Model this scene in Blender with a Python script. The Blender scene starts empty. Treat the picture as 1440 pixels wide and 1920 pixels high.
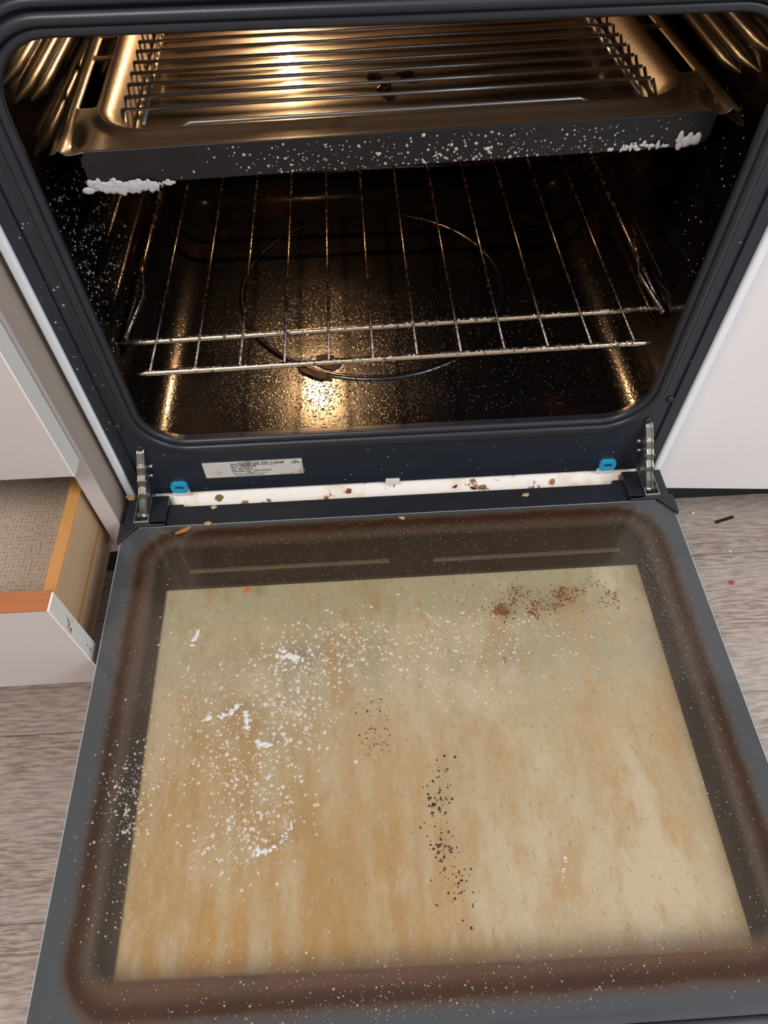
import bpy, bmesh, math, random
from mathutils import Vector, Matrix
S = bpy.context.scene
C = S.collection
R = random.Random(7)
# ------------------------------------------------------------------ camera, world, lights, exposure
cam = bpy.data.objects.new('camera', bpy.data.cameras.new('camera')); C.objects.link(cam)
cam.location = (-0.030086, -0.434965, 0.556023)
cam.rotation_euler = (0.623328, 0.013156, -0.056610)
cam.data.sensor_fit = 'HORIZONTAL'; cam.data.sensor_width = 36.0
cam.data.lens = 1304.329060 / 1440 * 36.0
cam.data.clip_start = .01
S.camera = cam
S.view_settings.view_transform = 'Standard'; S.view_settings.look = 'None'
S.view_settings.gamma = 1; S.view_settings.exposure = -0.08
S.view_settings.use_curve_mapping = False
S.world = bpy.data.worlds.new('room_light'); S.world.use_nodes = True
bgn = S.world.node_tree.nodes['Background']; bgn.inputs[0].default_value = (.95, .95, 1, 1); bgn.inputs[1].default_value = .50


def area(name, loc, target, size, power, col):
    l = bpy.data.lights.new(name, 'AREA'); l.size = size; l.energy = power; l.color = col
    o = bpy.data.objects.new(name, l); C.objects.link(o); o.location = loc
    o.rotation_euler = (Vector(target) - Vector(loc)).to_track_quat('-Z', 'Y').to_euler()
    return o


area('window_daylight', (1.7, -1.3, 1.7), (0, -.2, 0), 1.1, 36, (.88, .94, 1))
area('ceiling_light', (-.7, -1.3, 2.2), (0, -.2, 0), .8, 40, (1, .88, .78))

# ------------------------------------------------------------------ node helpers
class NT:
    def __init__(s, name):
        s.m = bpy.data.materials.new(name); s.m.use_nodes = True; s.t = s.m.node_tree; s.t.nodes.clear()
        s.out = s.t.nodes.new('ShaderNodeOutputMaterial'); s._co = None

    def n(s, t, **k):
        x = s.t.nodes.new(t)
        for a, b in k.items(): setattr(x, a, b)
        return x

    def set(s, sock, v):
        if isinstance(v, bpy.types.NodeSocket): s.t.links.new(v, sock)
        elif isinstance(v, (tuple, list)) and sock.type == 'RGBA': sock.default_value = (*v, 1) if len(v) == 3 else v
        else: sock.default_value = v

    def co(s):
        if s._co is None: s._co = s.n('ShaderNodeTexCoord').outputs['Object']
        return s._co

    def xyz(s):
        q = s.n('ShaderNodeSeparateXYZ'); s.set(q.inputs[0], s.co()); return q.outputs

    def math(s, op, a, b=0., c=0., clamp=False):
        q = s.n('ShaderNodeMath', operation=op, use_clamp=clamp)
        for i, v in enumerate((a, b, c)):
            if i < len(q.inputs): s.set(q.inputs[i], v)
        return q.outputs[0]

    def noise(s, scale, detail=3, rough=.5, stretch=None, loc=(0, 0, 0), out=0):
        mp = s.n('ShaderNodeMapping'); s.set(mp.inputs[0], s.co())
        mp.inputs['Scale'].default_value = stretch or (1, 1, 1); mp.inputs['Location'].default_value = loc
        q = s.n('ShaderNodeTexNoise'); s.set(q.inputs['Vector'], mp.outputs[0])
        q.inputs['Scale'].default_value = scale; q.inputs['Detail'].default_value = detail; q.inputs['Roughness'].default_value = rough
        return q.outputs[out]

    def vor(s, scale, stretch=None, rnd=1.):
        mp = s.n('ShaderNodeMapping'); s.set(mp.inputs[0], s.co()); mp.inputs['Scale'].default_value = stretch or (1, 1, 1)
        q = s.n('ShaderNodeTexVoronoi'); s.set(q.inputs['Vector'], mp.outputs[0]); q.inputs['Scale'].default_value = scale
        q.inputs['Randomness'].default_value = rnd
        return q.outputs['Distance']

    def ramp(s, v, a, b, lo=0., hi=1.):
        q = s.n('ShaderNodeMapRange', interpolation_type='SMOOTHSTEP')
        for i, x in enumerate((v, a, b, lo, hi)): s.set(q.inputs[i], x)
        return q.outputs[0]

    def mix(s, f, a, b):
        q = s.n('ShaderNodeMix', data_type='RGBA')
        s.set(q.inputs[0], f); s.set(q.inputs[6], a); s.set(q.inputs[7], b); return q.outputs[2]

    def bump(s, h, strength=.3, dist=.001):
        q = s.n('ShaderNodeBump'); s.set(q.inputs['Height'], h); q.inputs['Strength'].default_value = strength
        q.inputs['Distance'].default_value = dist; return q.outputs[0]

    def pbsdf(s, col, rough=.5, metal=0., spec=.5, normal=None, coat=0., coatr=.1, trans=None):
        q = s.n('ShaderNodeBsdfPrincipled'); I = q.inputs
        s.set(I['Base Color'], col); s.set(I['Roughness'], rough); s.set(I['Metallic'], metal)
        s.set(I['Specular IOR Level'], spec); I['Coat Weight'].default_value = coat; I['Coat Roughness'].default_value = coatr
        if normal is not None: s.set(I['Normal'], normal)
        s.p = q; return q.outputs[0]

    def done(s, sh): s.t.links.new(sh, s.out.inputs[0]); return s.m


def simple(name, col, rough=.5, metal=0., spec=.5, nscale=60, var=.12, coat=0., bump=0.):
    t = NT(name); nz = t.noise(nscale, 4)
    dark = tuple(c * (1 - var) for c in col); lite = tuple(min(1, c * (1 + var)) for c in col)
    nrm = t.bump(t.noise(nscale * 6, 3), bump, .0006) if bump else None
    return t.done(t.pbsdf(t.mix(nz, dark, lite), rough, metal, spec, nrm, coat))


def enamel(name, col, rough=.22, drop=.35, stain=(.02, .009, .004), spec=.5, floor=None, coat=0., rvar=.16):
    """glossy black oven enamel wet with fine droplets and flecked with burnt grease"""
    t = NT(name)
    st = t.ramp(t.noise(14, 6, .65), .52, .72)
    c = t.mix(st, col, stain)
    v = t.ramp(t.vor(430), .0, .42, 1., 0.)
    v2 = t.ramp(t.vor(170), .0, .3, 1., 0.)
    h = t.math('ADD', t.math('MULTIPLY', v, t.noise(9, 3)), t.math('MULTIPLY', v2, .5))
    rg = t.math('ADD', rough, t.math('MULTIPLY', t.noise(22, 4), rvar))
    if floor is not None: spec = t.math('ADD', .015, t.math('MULTIPLY', t.ramp(t.xyz()[1], .37, .28), t.ramp(t.xyz()[2], .085, .125, floor, spec)))   # wet floor, dull sooty walls; gloss faded out at the back to darken it
    return t.done(t.pbsdf(c, rg, 0, spec, t.bump(h, drop, .0012), coat, .13))


def white_dirty(name, col, spots=.55, sc=70):
    t = NT(name)
    a = t.ramp(t.noise(sc, 5, .6), spots + .07, spots + .13)
    b = t.ramp(t.noise(26, 4, .6, loc=(3, 1, 2)), .50, .68)
    c = t.mix(t.math('MULTIPLY', b, .6), col, (.66, .44, .2)); c = t.mix(a, c, (.25, .1, .03))
    return t.done(t.pbsdf(c, .4, 0, .5))


M = {}
M['navy'] = simple('navy_enamel', (.0125, .0165, .027), .33, 0, .6, 40, .25, bump=.03)
M['rubber'] = simple('seal_rubber', (.016, .019, .026), .38, 0, .5, 90, .2, bump=.05)
M['white_enamel'] = simple('white_enamel', (.78, .82, .86), .3, 0, .5, 20, .03)
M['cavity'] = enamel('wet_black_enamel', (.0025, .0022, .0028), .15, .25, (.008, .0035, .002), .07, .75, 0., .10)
M['cavity_upper'] = enamel('brown_enamel', (.02, .014, .009), .25, .10)  # lighter, shinier brown enamel for the upper shelf guides
M['tray'] = enamel('tray_enamel', (.060, .034, .018), .36, .12, (.012, .005, .003), .7, None, .45, .14)
M['flange'] = simple('shaded_pan_lip', (.010, .0095, .0105), .36, 0, .35, 60, .4, bump=.05)  # darker copy of the pan enamel; the lip's shade is in the colour
M['trayfront'] = M['tray']
M['shelfwire'] = None
M['wire'] = simple('grey_steel_wire', (.72, .70, .68), .30, .75, .5, 120, .2)
M['steel'] = simple('zinc_steel', (.42, .44, .43), .36, 1, .5, 140, .3, bump=.08)
M['steel2'] = simple('aged_steel', (.33, .31, .25), .45, .8, .5, 160, .4, bump=.1)
M['blackplastic'] = simple('black_plastic', (.012, .013, .018), .45, 0, .5, 60, .25, bump=.06)
M['sill'] = white_dirty('stained_white_sill', (.86, .82, .78))
M['blue'] = simple('blue_plastic', (.02, .33, .55), .35)
M['foam'] = simple('soap_foam', (.62, .62, .62), .35, 0, .5, 500, .1, bump=.2)
def drop_mat():
    t = NT('clear_soapy_droplet'); a = t.pbsdf((.82, .80, .76), .1, 0, .6); q = t.n('ShaderNodeBsdfTransparent'); m = t.n('ShaderNodeMixShader')
    m.inputs[0].default_value = .42; t.t.links.new(q.outputs[0], m.inputs[1]); t.t.links.new(a, m.inputs[2]); return t.done(m.outputs[0])


M['drop'] = drop_mat()
M['shadedfoam'] = simple('shaded_grey_foam', (.40, .40, .41), .35, 0, .5, 500, .2, bump=.2)  # darker foam copy with the shade of the pan lip in its colour
M['burnt'] = simple('burnt_residue', (.045, .014, .006), .5, 0, .4, 300, .4, bump=.4)
M['rust'] = simple('rusty_residue', (.15, .048, .016), .5, 0, .4, 300, .4, bump=.4)
M['crumb'] = simple('tan_crumb', (.50, .33, .17), .6, 0, .3, 200, .3, bump=.4)
M['crumb_orange'] = simple('orange_crumb', (.36, .15, .05), .5, 0, .4, 200, .35, bump=.4)
M['crumb_red'] = simple('red_brown_crumb', (.22, .045, .02), .45, 0, .4, 200, .35, bump=.4)
M['crumb_olive'] = simple('olive_crumb', (.16, .12, .03), .5, 0, .4, 200, .35, bump=.4)
M['ink'] = simple('black_ink', (.012, .012, .014), .6)
M['laminate'] = simple('white_laminate', (.57, .505, .49), .42, 0, .4, 6, .03)
M['laminate_side'] = simple('shaded_beige_laminate', (.42, .345, .285), .45, 0, .4, 6, .06)  # side board beige with its shadow mixed into the colour
M['laminate_right'] = simple('cool_white_laminate', (.76, .735, .735), .42, 0, .4, 4, .02)
M['kick'] = simple('black_toe_kick', (.012, .012, .014), .6)
M['outerwall'] = simple('plaster', (.7, .69, .66), .8, bump=.1)


def edge_mat():
    t = NT('chipped_white_edging'); a = t.ramp(t.noise(38, 5, .7), .63, .68)
    return t.done(t.pbsdf(t.mix(a, (.80, .78, .73), (.25, .14, .08)), .4))


M['edging'] = edge_mat()


def shelf_wire(name, BASE, lo=.5):
    t = NT(name); a = t.ramp(t.noise(180, 5, .7), lo, lo + .1)
    return t.done(t.pbsdf(t.mix(a, BASE, (.035, .012, .007)), t.math('ADD', .22, t.math('MULTIPLY', a, .3)), t.math('SUBTRACT', 1., t.math('MULTIPLY', a, .8)), .5, t.bump(t.noise(260, 3), .4, .0008)))


M['shelfwire'] = shelf_wire('burnt_shaded_wire', (.15, .12, .10), .52)  # base darkened to put the wires in shadow; burnt patches on top
M['frontwire'] = shelf_wire('greasy_chrome_bar', (.66, .54, .40), .52)


def wood(name, a, b, stretch):
    t = NT(name); n = t.noise(18, 6, .65, stretch)
    n2 = t.noise(7, 2)
    return t.done(t.pbsdf(t.mix(t.math('MULTIPLY', t.math('ADD', n, n2), .5), a, b), .5, 0, .4, t.bump(n, .15, .0006)))


M['rawwood'] = wood('orange_raw_wood', (.30, .085, .03), (.52, .20, .07), (1, 12, 12))
M['pine'] = wood('pine_board', (.52, .31, .17), (.76, .52, .33), (14, 1.2, 14))
M['pinetop'] = wood('varnished_pine_edge', (.46, .20, .05), (.62, .32, .12), (14, 1.5, 14))


def liner():
    t = NT('woven_pattern_drawer_liner'); x, y, z = t.xyz()
    jx = t.math('ADD', x, t.math('MULTIPLY', t.noise(160, 1), .0016)); jy = t.math('ADD', y, t.math('MULTIPLY', t.noise(150, 1, loc=(2, 2, 2)), .0016))
    lx = t.math('PINGPONG', jx, .0022); ly = t.math('PINGPONG', jy, .0022)
    l = t.math('MINIMUM', lx, ly)
    f = t.math('MULTIPLY', t.ramp(l, .0, .0007, 1., 0.), t.ramp(t.noise(240, 2), .38, .6))
    c = t.mix(f, (.52, .42, .33), (.26, .19, .14))
    return t.done(t.pbsdf(c, .55, 0, .3))


M['liner'] = liner()


def floor_mat():
    t = NT('grey_oak_laminate_floor'); x, y, z = t.xyz()
    P_ = .181
    row = t.math('FLOOR', t.math('DIVIDE', t.math('SUBTRACT', y, .0145), P_))
    off = t.math('MULTIPLY', row, 3.7)
    cb = t.n('ShaderNodeCombineXYZ'); t.set(cb.inputs[0], t.math('ADD', t.math('MULTIPLY', x, 1.), off)); t.set(cb.inputs[1], y); t.set(cb.inputs[2], row)

    def ns(sc, d, st, r=.6):
        mp = t.n('ShaderNodeMapping'); t.set(mp.inputs[0], cb.outputs[0]); mp.inputs['Scale'].default_value = st
        q = t.n('ShaderNodeTexNoise'); t.set(q.inputs['Vector'], mp.outputs[0]); q.inputs['Scale'].default_value = sc; q.inputs['Detail'].default_value = d; q.inputs['Roughness'].default_value = r
        return q.outputs[0]
    warp = ns(5, 3, (1, 1.6, 1))
    cb2 = t.n('ShaderNodeCombineXYZ'); t.set(cb2.inputs[0], t.math('ADD', x, off)); t.set(cb2.inputs[1], t.math('ADD', y, t.math('MULTIPLY', warp, .018))); t.set(cb2.inputs[2], row)
    mp = t.n('ShaderNodeMapping'); t.set(mp.inputs[0], cb2.outputs[0]); mp.inputs['Scale'].default_value = (.11, 1, 1)
    g = t.n('ShaderNodeTexNoise'); t.set(g.inputs['Vector'], mp.outputs[0]); g.inputs['Scale'].default_value = 360; g.inputs['Detail'].default_value = 5; g.inputs['Roughness'].default_value = .65
    grain = g.outputs[0]
    big = ns(4, 3, (.6, 2.5, 1))
    c = t.mix(t.ramp(grain, .36, .62), (.19, .14, .112), (.49, .40, .345))
    c = t.mix(t.ramp(big, .3, .7), c, t.mix(.5, c, (.52, .46, .43)))
    per = t.math('PINGPONG', t.math('SUBTRACT', y, .0145), P_ / 2)
    seam = t.ramp(per, .0, .0011, 1., 0.)
    c = t.mix(t.math('MULTIPLY', seam, .75), c, (.05, .035, .03))
    return t.done(t.pbsdf(c, .42, 0, .4, t.bump(grain, .12, .0006)))


M['floor'] = floor_mat()


def rrect_sdf(t, cx, cy, hx, hy, r):
    x, y, z = t.xyz()
    qx = t.math('SUBTRACT', t.math('ABSOLUTE', t.math('SUBTRACT', x, cx)), hx - r)
    qy = t.math('SUBTRACT', t.math('ABSOLUTE', t.math('SUBTRACT', y, cy)), hy - r)
    mx = t.math('MAXIMUM', qx, 0.); my = t.math('MAXIMUM', qy, 0.)
    L = t.math('SQRT', t.math('ADD', t.math('MULTIPLY', mx, mx), t.math('MULTIPLY', my, my)))
    return t.math('SUBTRACT', t.math('ADD', L, t.math('MINIMUM', t.math('MAXIMUM', qx, qy), 0.)), r)


def glass_mat():
    """inner pane: clear inside the seal's rounded outline but fogged by grease, a burnt-brown band along that outline, cleaner grey-blue outside"""
    t = NT('greasy_inner_glass'); x, y, z = t.xyz()
    d = rrect_sdf(t, 0, -.2375, .2535, .1965, .042)
    d = t.math('ADD', d, t.math('MULTIPLY', t.math('SUBTRACT', t.noise(24, 4, .6), .5), .006))
    outside = t.ramp(d, -.0060, .0045)
    band = t.math('MULTIPLY', t.ramp(d, -.026, -.008), t.math('SUBTRACT', 1., outside))
    streak = t.noise(26, 5, .6, (1.6, .35, 1)); fine = t.noise(210, 4, .6, (1, .5, 1))
    fog = t.math('ADD', .02, t.math('MULTIPLY', t.math('MULTIPLY', streak, fine), .13))
    low = t.math('MULTIPLY', t.ramp(y, -.400, -.414), t.noise(20, 4, .6, (1, 1, 1), (4, 4, 4)))
    fog = t.math('ADD', fog, t.math('MULTIPLY', low, .45))
    fac = t.math('ADD', t.math('MULTIPLY', band, .62), fog)
    fac = t.math('ADD', t.math('MULTIPLY', fac, t.math('SUBTRACT', 1., outside)), t.math('MULTIPLY', outside, .72), clamp=True)
    hazec = t.mix(streak, (.24, .175, .12), (.20, .15, .10))
    bc = t.mix(t.noise(18, 4), (.036, .017, .010), (.075, .034, .016))
    hazec = t.mix(t.math('MULTIPLY', low, 1.6, clamp=True), hazec, (.22, .11, .07)); dc = t.mix(band, hazec, bc); dc = t.mix(outside, dc, (.085, .092, .098))
    dif = t.n('ShaderNodeBsdfDiffuse'); t.set(dif.inputs[0], dc)
    tr = t.n('ShaderNodeBsdfTransparent'); t.set(tr.inputs[0], t.mix(outside, (.97, .95, .90), (.5, .52, .53)))
    m1 = t.n('ShaderNodeMixShader'); t.set(m1.inputs[0], fac); t.set(m1.inputs[1], tr.outputs[0]); t.set(m1.inputs[2], dif.outputs[0])
    gl = t.n('ShaderNodeBsdfGlossy'); gl.inputs['Roughness'].default_value = .09
    nrm = t.bump(t.math('ADD', t.ramp(t.vor(330), 0, .35, 1., 0.), t.noise(120, 3)), .10, .0004); t.set(gl.inputs['Normal'], nrm)
    fr = t.n('ShaderNodeFresnel'); fr.inputs[0].default_value = 1.52
    m2 = t.n('ShaderNodeMixShader'); t.set(m2.inputs[0], t.math('MULTIPLY', fr.outputs[0], t.math('SUBTRACT', 1., t.n('ShaderNodeNewGeometry').outputs['Backfacing']))); t.set(m2.inputs[1], m1.outputs[0]); t.set(m2.inputs[2], gl.outputs[0])
    return t.done(m2.outputs[0])


def window_mat():
    """outer pane baked over with tan to orange grease"""
    t = NT('grease_baked_window_glass'); x, y, z = t.xyz()
    down = t.ramp(y, -.12, -.42); right = t.ramp(x, -.10, .20)
    st = t.noise(34, 5, .62, (1.5, .28, 1)); bl = t.noise(9, 4, .6, (1, .7, 1), (1, 4, 0)); fine = t.noise(240, 4, .7, (1, .6, 1))
    c = t.mix(t.ramp(y, -.11, -.26), (.66, .64, .50), (.76, .65, .47))
    w = t.math('MULTIPLY', down, t.ramp(t.math('ADD', st, t.math('MULTIPLY', right, -.13)), .30, .62))
    c = t.mix(w, c, (.66, .385, .125))
    w2 = t.math('MULTIPLY', t.math('MULTIPLY', right, t.ramp(y, -.22, -.36)), t.ramp(bl, .34, .56))
    c = t.mix(t.math('MULTIPLY', w2, .8), c, (.90, .82, .70))
    c = t.mix(t.math('MULTIPLY', t.ramp(bl, .52, .72), .35), c, (.56, .36, .15))
    gp = t.math('MULTIPLY', t.ramp(y, -.24, -.18), t.ramp(y, -.13, -.165)); c = t.mix(t.math('MULTIPLY', gp, .45), c, (.50, .53, .50))
    mot = t.noise(75, 5, .7, (1, .6, 1), (5, 5, 1)); c = t.mix(t.math('MULTIPLY', t.ramp(mot, .52, .68), .30), c, (.52, .36, .18))
    pat = t.noise(26, 6, .68, (1.3, .55, 1), (7, 3, 1)); c = t.mix(t.math('MULTIPLY', t.ramp(pat, .50, .62), .55), c, t.mix(right, (.62, .40, .16), (.72, .50, .27)))
    pal = t.noise(17, 5, .62, (1.1, .6, 1), (2, 8, 1)); c = t.mix(t.math('MULTIPLY', t.ramp(pal, .50, .64), t.math('ADD', .25, t.math('MULTIPLY', right, .55))), c, (.92, .85, .74))
    c = t.mix(t.math('MULTIPLY', t.ramp(t.noise(60, 5, .7, (1, .5, 1), (9, 2, 1)), .52, .70), .45), c, (.78, .74, .62))
    c = t.mix(t.math('MULTIPLY', t.ramp(fine, .56, .70), .45), c, (.45, .27, .10))
    c = t.mix(.27, c, (.02, .02, .015))   # darkens the whole pane evenly
    return t.done(t.pbsdf(c, .45, 0, .4, t.bump(st, .1, .001)))


M['glass'] = glass_mat(); M['window'] = window_mat()
M['mask'] = simple('dark_brown_mask', (.026, .0165, .012), .5, 0, .4, 30, .3)
M['rail'] = simple('dull_grey_rail', (.10, .088, .062), .45, .0, .4, 30, .25)
M['doorskin'] = simple('slate_door_skin', (.05, .055, .065), .35, 0, .5, 20, .1)
lampm = NT('lamp_glow'); em = lampm.n('ShaderNodeEmission'); em.inputs[0].default_value = (1, .56, .25, 1); em.inputs[1].default_value = 1250
M['lamp'] = lampm.done(em.outputs[0])
lab = NT('printed_label'); M['label'] = lab.done(lab.pbsdf(lab.mix(lab.ramp(lab.noise(60, 4), .55, .7), (.58, .57, .53), (.42, .33, .22)), .4))

# ------------------------------------------------------------------ geometry helpers
def obj(name, bm, m, parent=None, bevel=0, smooth=False, segs=2):
    me = bpy.data.meshes.new(name)
    if bm.faces: bmesh.ops.recalc_face_normals(bm, faces=bm.faces)
    bm.to_mesh(me); bm.free(); me.materials.append(m)
    o = bpy.data.objects.new(name, me); C.objects.link(o); o.parent = parent
    if smooth:
        for p in me.polygons: p.use_smooth = True
    if bevel:
        b = o.modifiers.new('bevel', 'BEVEL'); b.width = bevel; b.segments = segs; b.limit_method = 'ANGLE'
        for p in me.polygons: p.use_smooth = True
        w = o.modifiers.new('wn', 'WEIGHTED_NORMAL')
    return o


def thing(name, label, cat, loc=(0, 0, 0), group=None):
    o = bpy.data.objects.new(name, None); C.objects.link(o); o.location = loc; o.empty_display_size = .05
    o['label'] = label; o['category'] = cat
    if group: o['group'] = group
    return o


def tag(o, label, cat, group=None, kind=None):
    o['label'] = label; o['category'] = cat
    if group: o['group'] = group
    if kind: o['kind'] = kind
    return o


def B(): return bmesh.new()


def box(bm, x0, x1, y0, y1, z0, z1):
    r = bmesh.ops.create_cube(bm, size=1)
    for v in r['verts']: v.co = Vector(((x0 + x1) / 2 + v.co.x * (x1 - x0), (y0 + y1) / 2 + v.co.y * (y1 - y0), (z0 + z1) / 2 + v.co.z * (z1 - z0)))
    return bm


def prism(bm, pts, a0, a1, axis='z'):
    """polygon pts (2-D) extruded along axis"""
    def mk(p, a): return {'z': (p[0], p[1], a), 'y': (p[0], a, p[1]), 'x': (a, p[0], p[1])}[axis]
    lo = [bm.verts.new(mk(p, a0)) for p in pts]; hi = [bm.verts.new(mk(p, a1)) for p in pts]
    bm.faces.new(lo[::-1]); bm.faces.new(hi); n = len(pts)
    for i in range(n): bm.faces.new((lo[i], lo[(i + 1) % n], hi[(i + 1) % n], hi[i]))
    return bm


def tube(bm, pts, r, n=8, closed=False, taper=None):
    pts = [Vector(p) for p in pts]; rings = []; N = len(pts); up0 = None
    for i, p in enumerate(pts):
        if closed: d = pts[(i + 1) % N] - pts[i - 1]
        else: d = pts[min(i + 1, N - 1)] - pts[max(i - 1, 0)]
        d.normalize()
        if up0 is None:
            up0 = Vector((0, 0, 1)) if abs(d.z) < .8 else Vector((0, 1, 0))
        u = (up0 - d * up0.dot(d)).normalized(); v = d.cross(u); up0 = u
        rr = r if taper is None else r * taper(i / (N - 1))
        rings.append([bm.verts.new(p + u * math.cos(2 * math.pi * k / n) * rr + v * math.sin(2 * math.pi * k / n) * rr) for k in range(n)])
    for i in range(N if closed else N - 1):
        a, b = rings[i], rings[(i + 1) % N]
        for k in range(n): bm.faces.new((a[k], a[(k + 1) % n], b[(k + 1) % n], b[k]))
    if not closed: bm.faces.new(rings[0][::-1]); bm.faces.new(rings[-1])
    return bm


def rr(cx, cy, hx, hy, r, n=10):
    out = []
    for sx, sy, a0 in ((1, 1, 0), (-1, 1, 90), (-1, -1, 180), (1, -1, 270)):
        for i in range(n + 1):
            a = math.radians(a0 + 90 * i / n); out.append((cx + sx * (hx - r) + r * math.cos(a), cy + sy * (hy - r) + r * math.sin(a)))
    return out


def ringplate(bm, outer, inner, a0, a1, axis='y'):
    """plate between two loops of equal length"""
    def mk(p, a): return {'z': (p[0], p[1], a), 'y': (p[0], a, p[1])}[axis]
    n = len(outer)
    V = [[bm.verts.new(mk(p, a)) for p in L] for L, a in ((outer, a0), (inner, a0), (inner, a1), (outer, a1))]
    for i in range(n):
        j = (i + 1) % n
        for k in range(4): bm.faces.new((V[k][i], V[k][j], V[(k + 1) % 4][j], V[(k + 1) % 4][i]))
    return bm


def ball(bm, c, r, sub=2, sc=(1, 1, 1), jit=0):
    q = bmesh.ops.create_icosphere(bm, subdivisions=sub, radius=r)
    for v in q['verts']:
        k = 1 + (R.random() - .5) * jit
        v.co = Vector((c[0] + v.co.x * sc[0] * k, c[1] + v.co.y * sc[1] * k, c[2] + v.co.z * sc[2] * k))


def join(*bms): return bms


# ------------------------------------------------------------------ setting
FZ = -.2
o = obj('floor', box(B(), -2.2, 2.2, -2.4, .8, FZ - .03, FZ), M['floor']); o['kind'] = 'structure'
o = obj('wall_back', box(B(), -2.2, 2.2, .60, .65, FZ, 2.2), M['outerwall']); o['kind'] = 'structure'

# ------------------------------------------------------------------ oven
XH = .270      # half width of the stove
CH, CZ0, CZ1, CD = .240, .070, .418, .42
oven = thing('oven', 'freestanding oven with black interior, its greasy glass door dropped open', 'oven', (0, 0, FZ))


def part(name, bm, m, parent=oven, **k):
    o = obj(name, bm, m, parent, **k)
    root = parent
    while root.parent: root = root.parent
    o.matrix_parent_inverse = Matrix.Translation(-root.location) if parent is root else Matrix.Identity(4)
    return o


# casing: white enamelled sides, top body above the cavity and plinth below
for s in (-1, 1): part('side_panel', box(B(), *sorted((s * .262, s * XH)), -.003, .55, FZ + .03, .70), M['white_enamel'], bevel=.002)
b = B(); box(b, -.262, .262, .0, .55, .455, .70); part('control_panel', b, M['white_enamel'], bevel=.004)
b = B(); box(b, -.262, .262, .02, .55, FZ + .03, -.045); part('storage_drawer', b, M['white_enamel'], bevel=.003)
for s in (-1, 1):
    for y in (.06, .5): part('foot', box(B(), s * .24 - .02, s * .24 + .02, y - .02, y + .02, FZ, FZ + .031), M['blackplastic'])
# face frame with rounded opening
N = 12
outer = []
for p in rr(0, (CZ0 + CZ1) / 2, CH, (CZ1 - CZ0) / 2, .05, N):
    pass
inner = rr(0, .2435, .236, .1695, .045, N)
def boxproj(p, hx, z0, z1):
    cx, cz = 0, .2435; dx, dz = p[0] - cx, p[1] - cz
    k = min((hx / abs(dx)) if abs(dx) > 1e-6 else 1e9, ((z1 - cz) / dz) if dz > 1e-6 else 1e9, ((z0 - cz) / dz) if dz < -1e-6 else 1e9)
    return (cx + dx * k, cz + dz * k)
outer = [boxproj(p, .262, .003, .455) for p in inner]
# exact corners
for cx_, cz_ in ((.262, .455), (-.262, .455), (-.262, .003), (.262, .003)):
    i = min(range(len(outer)), key=lambda i: (outer[i][0] - cx_) ** 2 + (outer[i][1] - cz_) ** 2); outer[i] = (cx_, cz_)
face = part('face_frame', ringplate(B(), outer, inner, .0, .012), M['navy'])
# thin raised flange down both sides and long shallow crease
for s in (-1, 1): part('crease', box(B(), *sorted((s * .2505, s * .2515)), -.0022, .002, .03, .45), M['navy'], face)
# return lips of the frame
for (sx, sz) in ((-.2483, .1014), (-.2377, .0717), (.2355, .0745), (.248, .1014)):
    b = B(); ball(b, (sx, -.0005, sz), .0042, 2, (1, .45, 1)); s_ = part('screw', b, M['steel' if 0 else 'blackplastic'], face, smooth=True)
    b = B(); box(b, sx - .0026, sx + .0026, -.0026, -.0018, sz - .0005, sz + .0005); box(b, sx - .0005, sx + .0005, -.0026, -.0018, sz - .0026, sz + .0026)
# door seal: three concentric rubber lips round the opening
b = B()
for (hx, hz, r_, y_, rad) in ((.2390, .1770, .050, -.0012, .0030), (.2335, .1700, .045, -.0040, .0034), (.2285, .1640, .041, -.0015, .0034)):
    tube(b, [(p[0], y_, p[1]) for p in rr(0, .2435, hx, hz, r_, 14)], rad, 10, True)
part('door_seal', b, M['rubber'], smooth=True)
# cavity liner
b = B()
loop = rr(0, (CZ0 + CZ1) / 2, CH, (CZ1 - CZ0) / 2, .034, 12)
ys = [0.004, .1, .2, .3, CD - .02, CD - .006, CD]
rings = []
for k, y in enumerate(ys):
    sh = (0, 0, 0, 0, 0, .006, .02)[k]
    L = rr(0, (CZ0 + CZ1) / 2, CH - sh, (CZ1 - CZ0) / 2 - sh, .034, 12)
    rings.append([b.verts.new((p[0], y, p[1])) for p in L])
for i in range(len(rings) - 1):
    n = len(rings[i])
    for k in range(n): b.faces.new((rings[i][k], rings[i][(k + 1) % n], rings[i + 1][(k + 1) % n], rings[i + 1][k]))
b.faces.new(rings[-1])
liner_ = part('cavity_liner', b, M['cavity'], smooth=True)
# added outer jacket, unseen, so that no room light leaks through
b = B()
box(b, -.255, .255, .013, .45, .430, .45); box(b, -.255, .255, .013, .45, .03, .058)
box(b, -.258, -.250, .013, .45, .05, .43); box(b, .250, .258, .013, .45, .05, .43); box(b, -.255, .255, .435, .45, .05, .43)
part('light_block_jacket', b, M['kick'])


def rib(bm, s, z, y0, y1, r=.0065, out=.0085):
    """pressed-in shelf guide, a long rounded bump on the side wall"""
    x = s * (CH + .0005); n = 14
    pts = []
    L = []
    for i in range(n + 1):
        t_ = i / n; y = y0 + (y1 - y0) * t_
        e = min(1, min(y - y0, y1 - y) / .014); e = math.sqrt(max(0, 1 - (1 - e) ** 2))
        L.append([bm.verts.new((x - s * math.sin(math.pi * k / 8) * out * e, y, z + math.cos(math.pi * k / 8) * r * (e * .8 + .2))) for k in range(9)])
    ysamp = [y0 + .0, y0 + .002, y0 + .005, y0 + .009, y0 + .014]
    for i in range(n):
        for k in range(8): bm.faces.new((L[i][k], L[i][k + 1], L[i + 1][k + 1], L[i + 1][k]))


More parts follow.
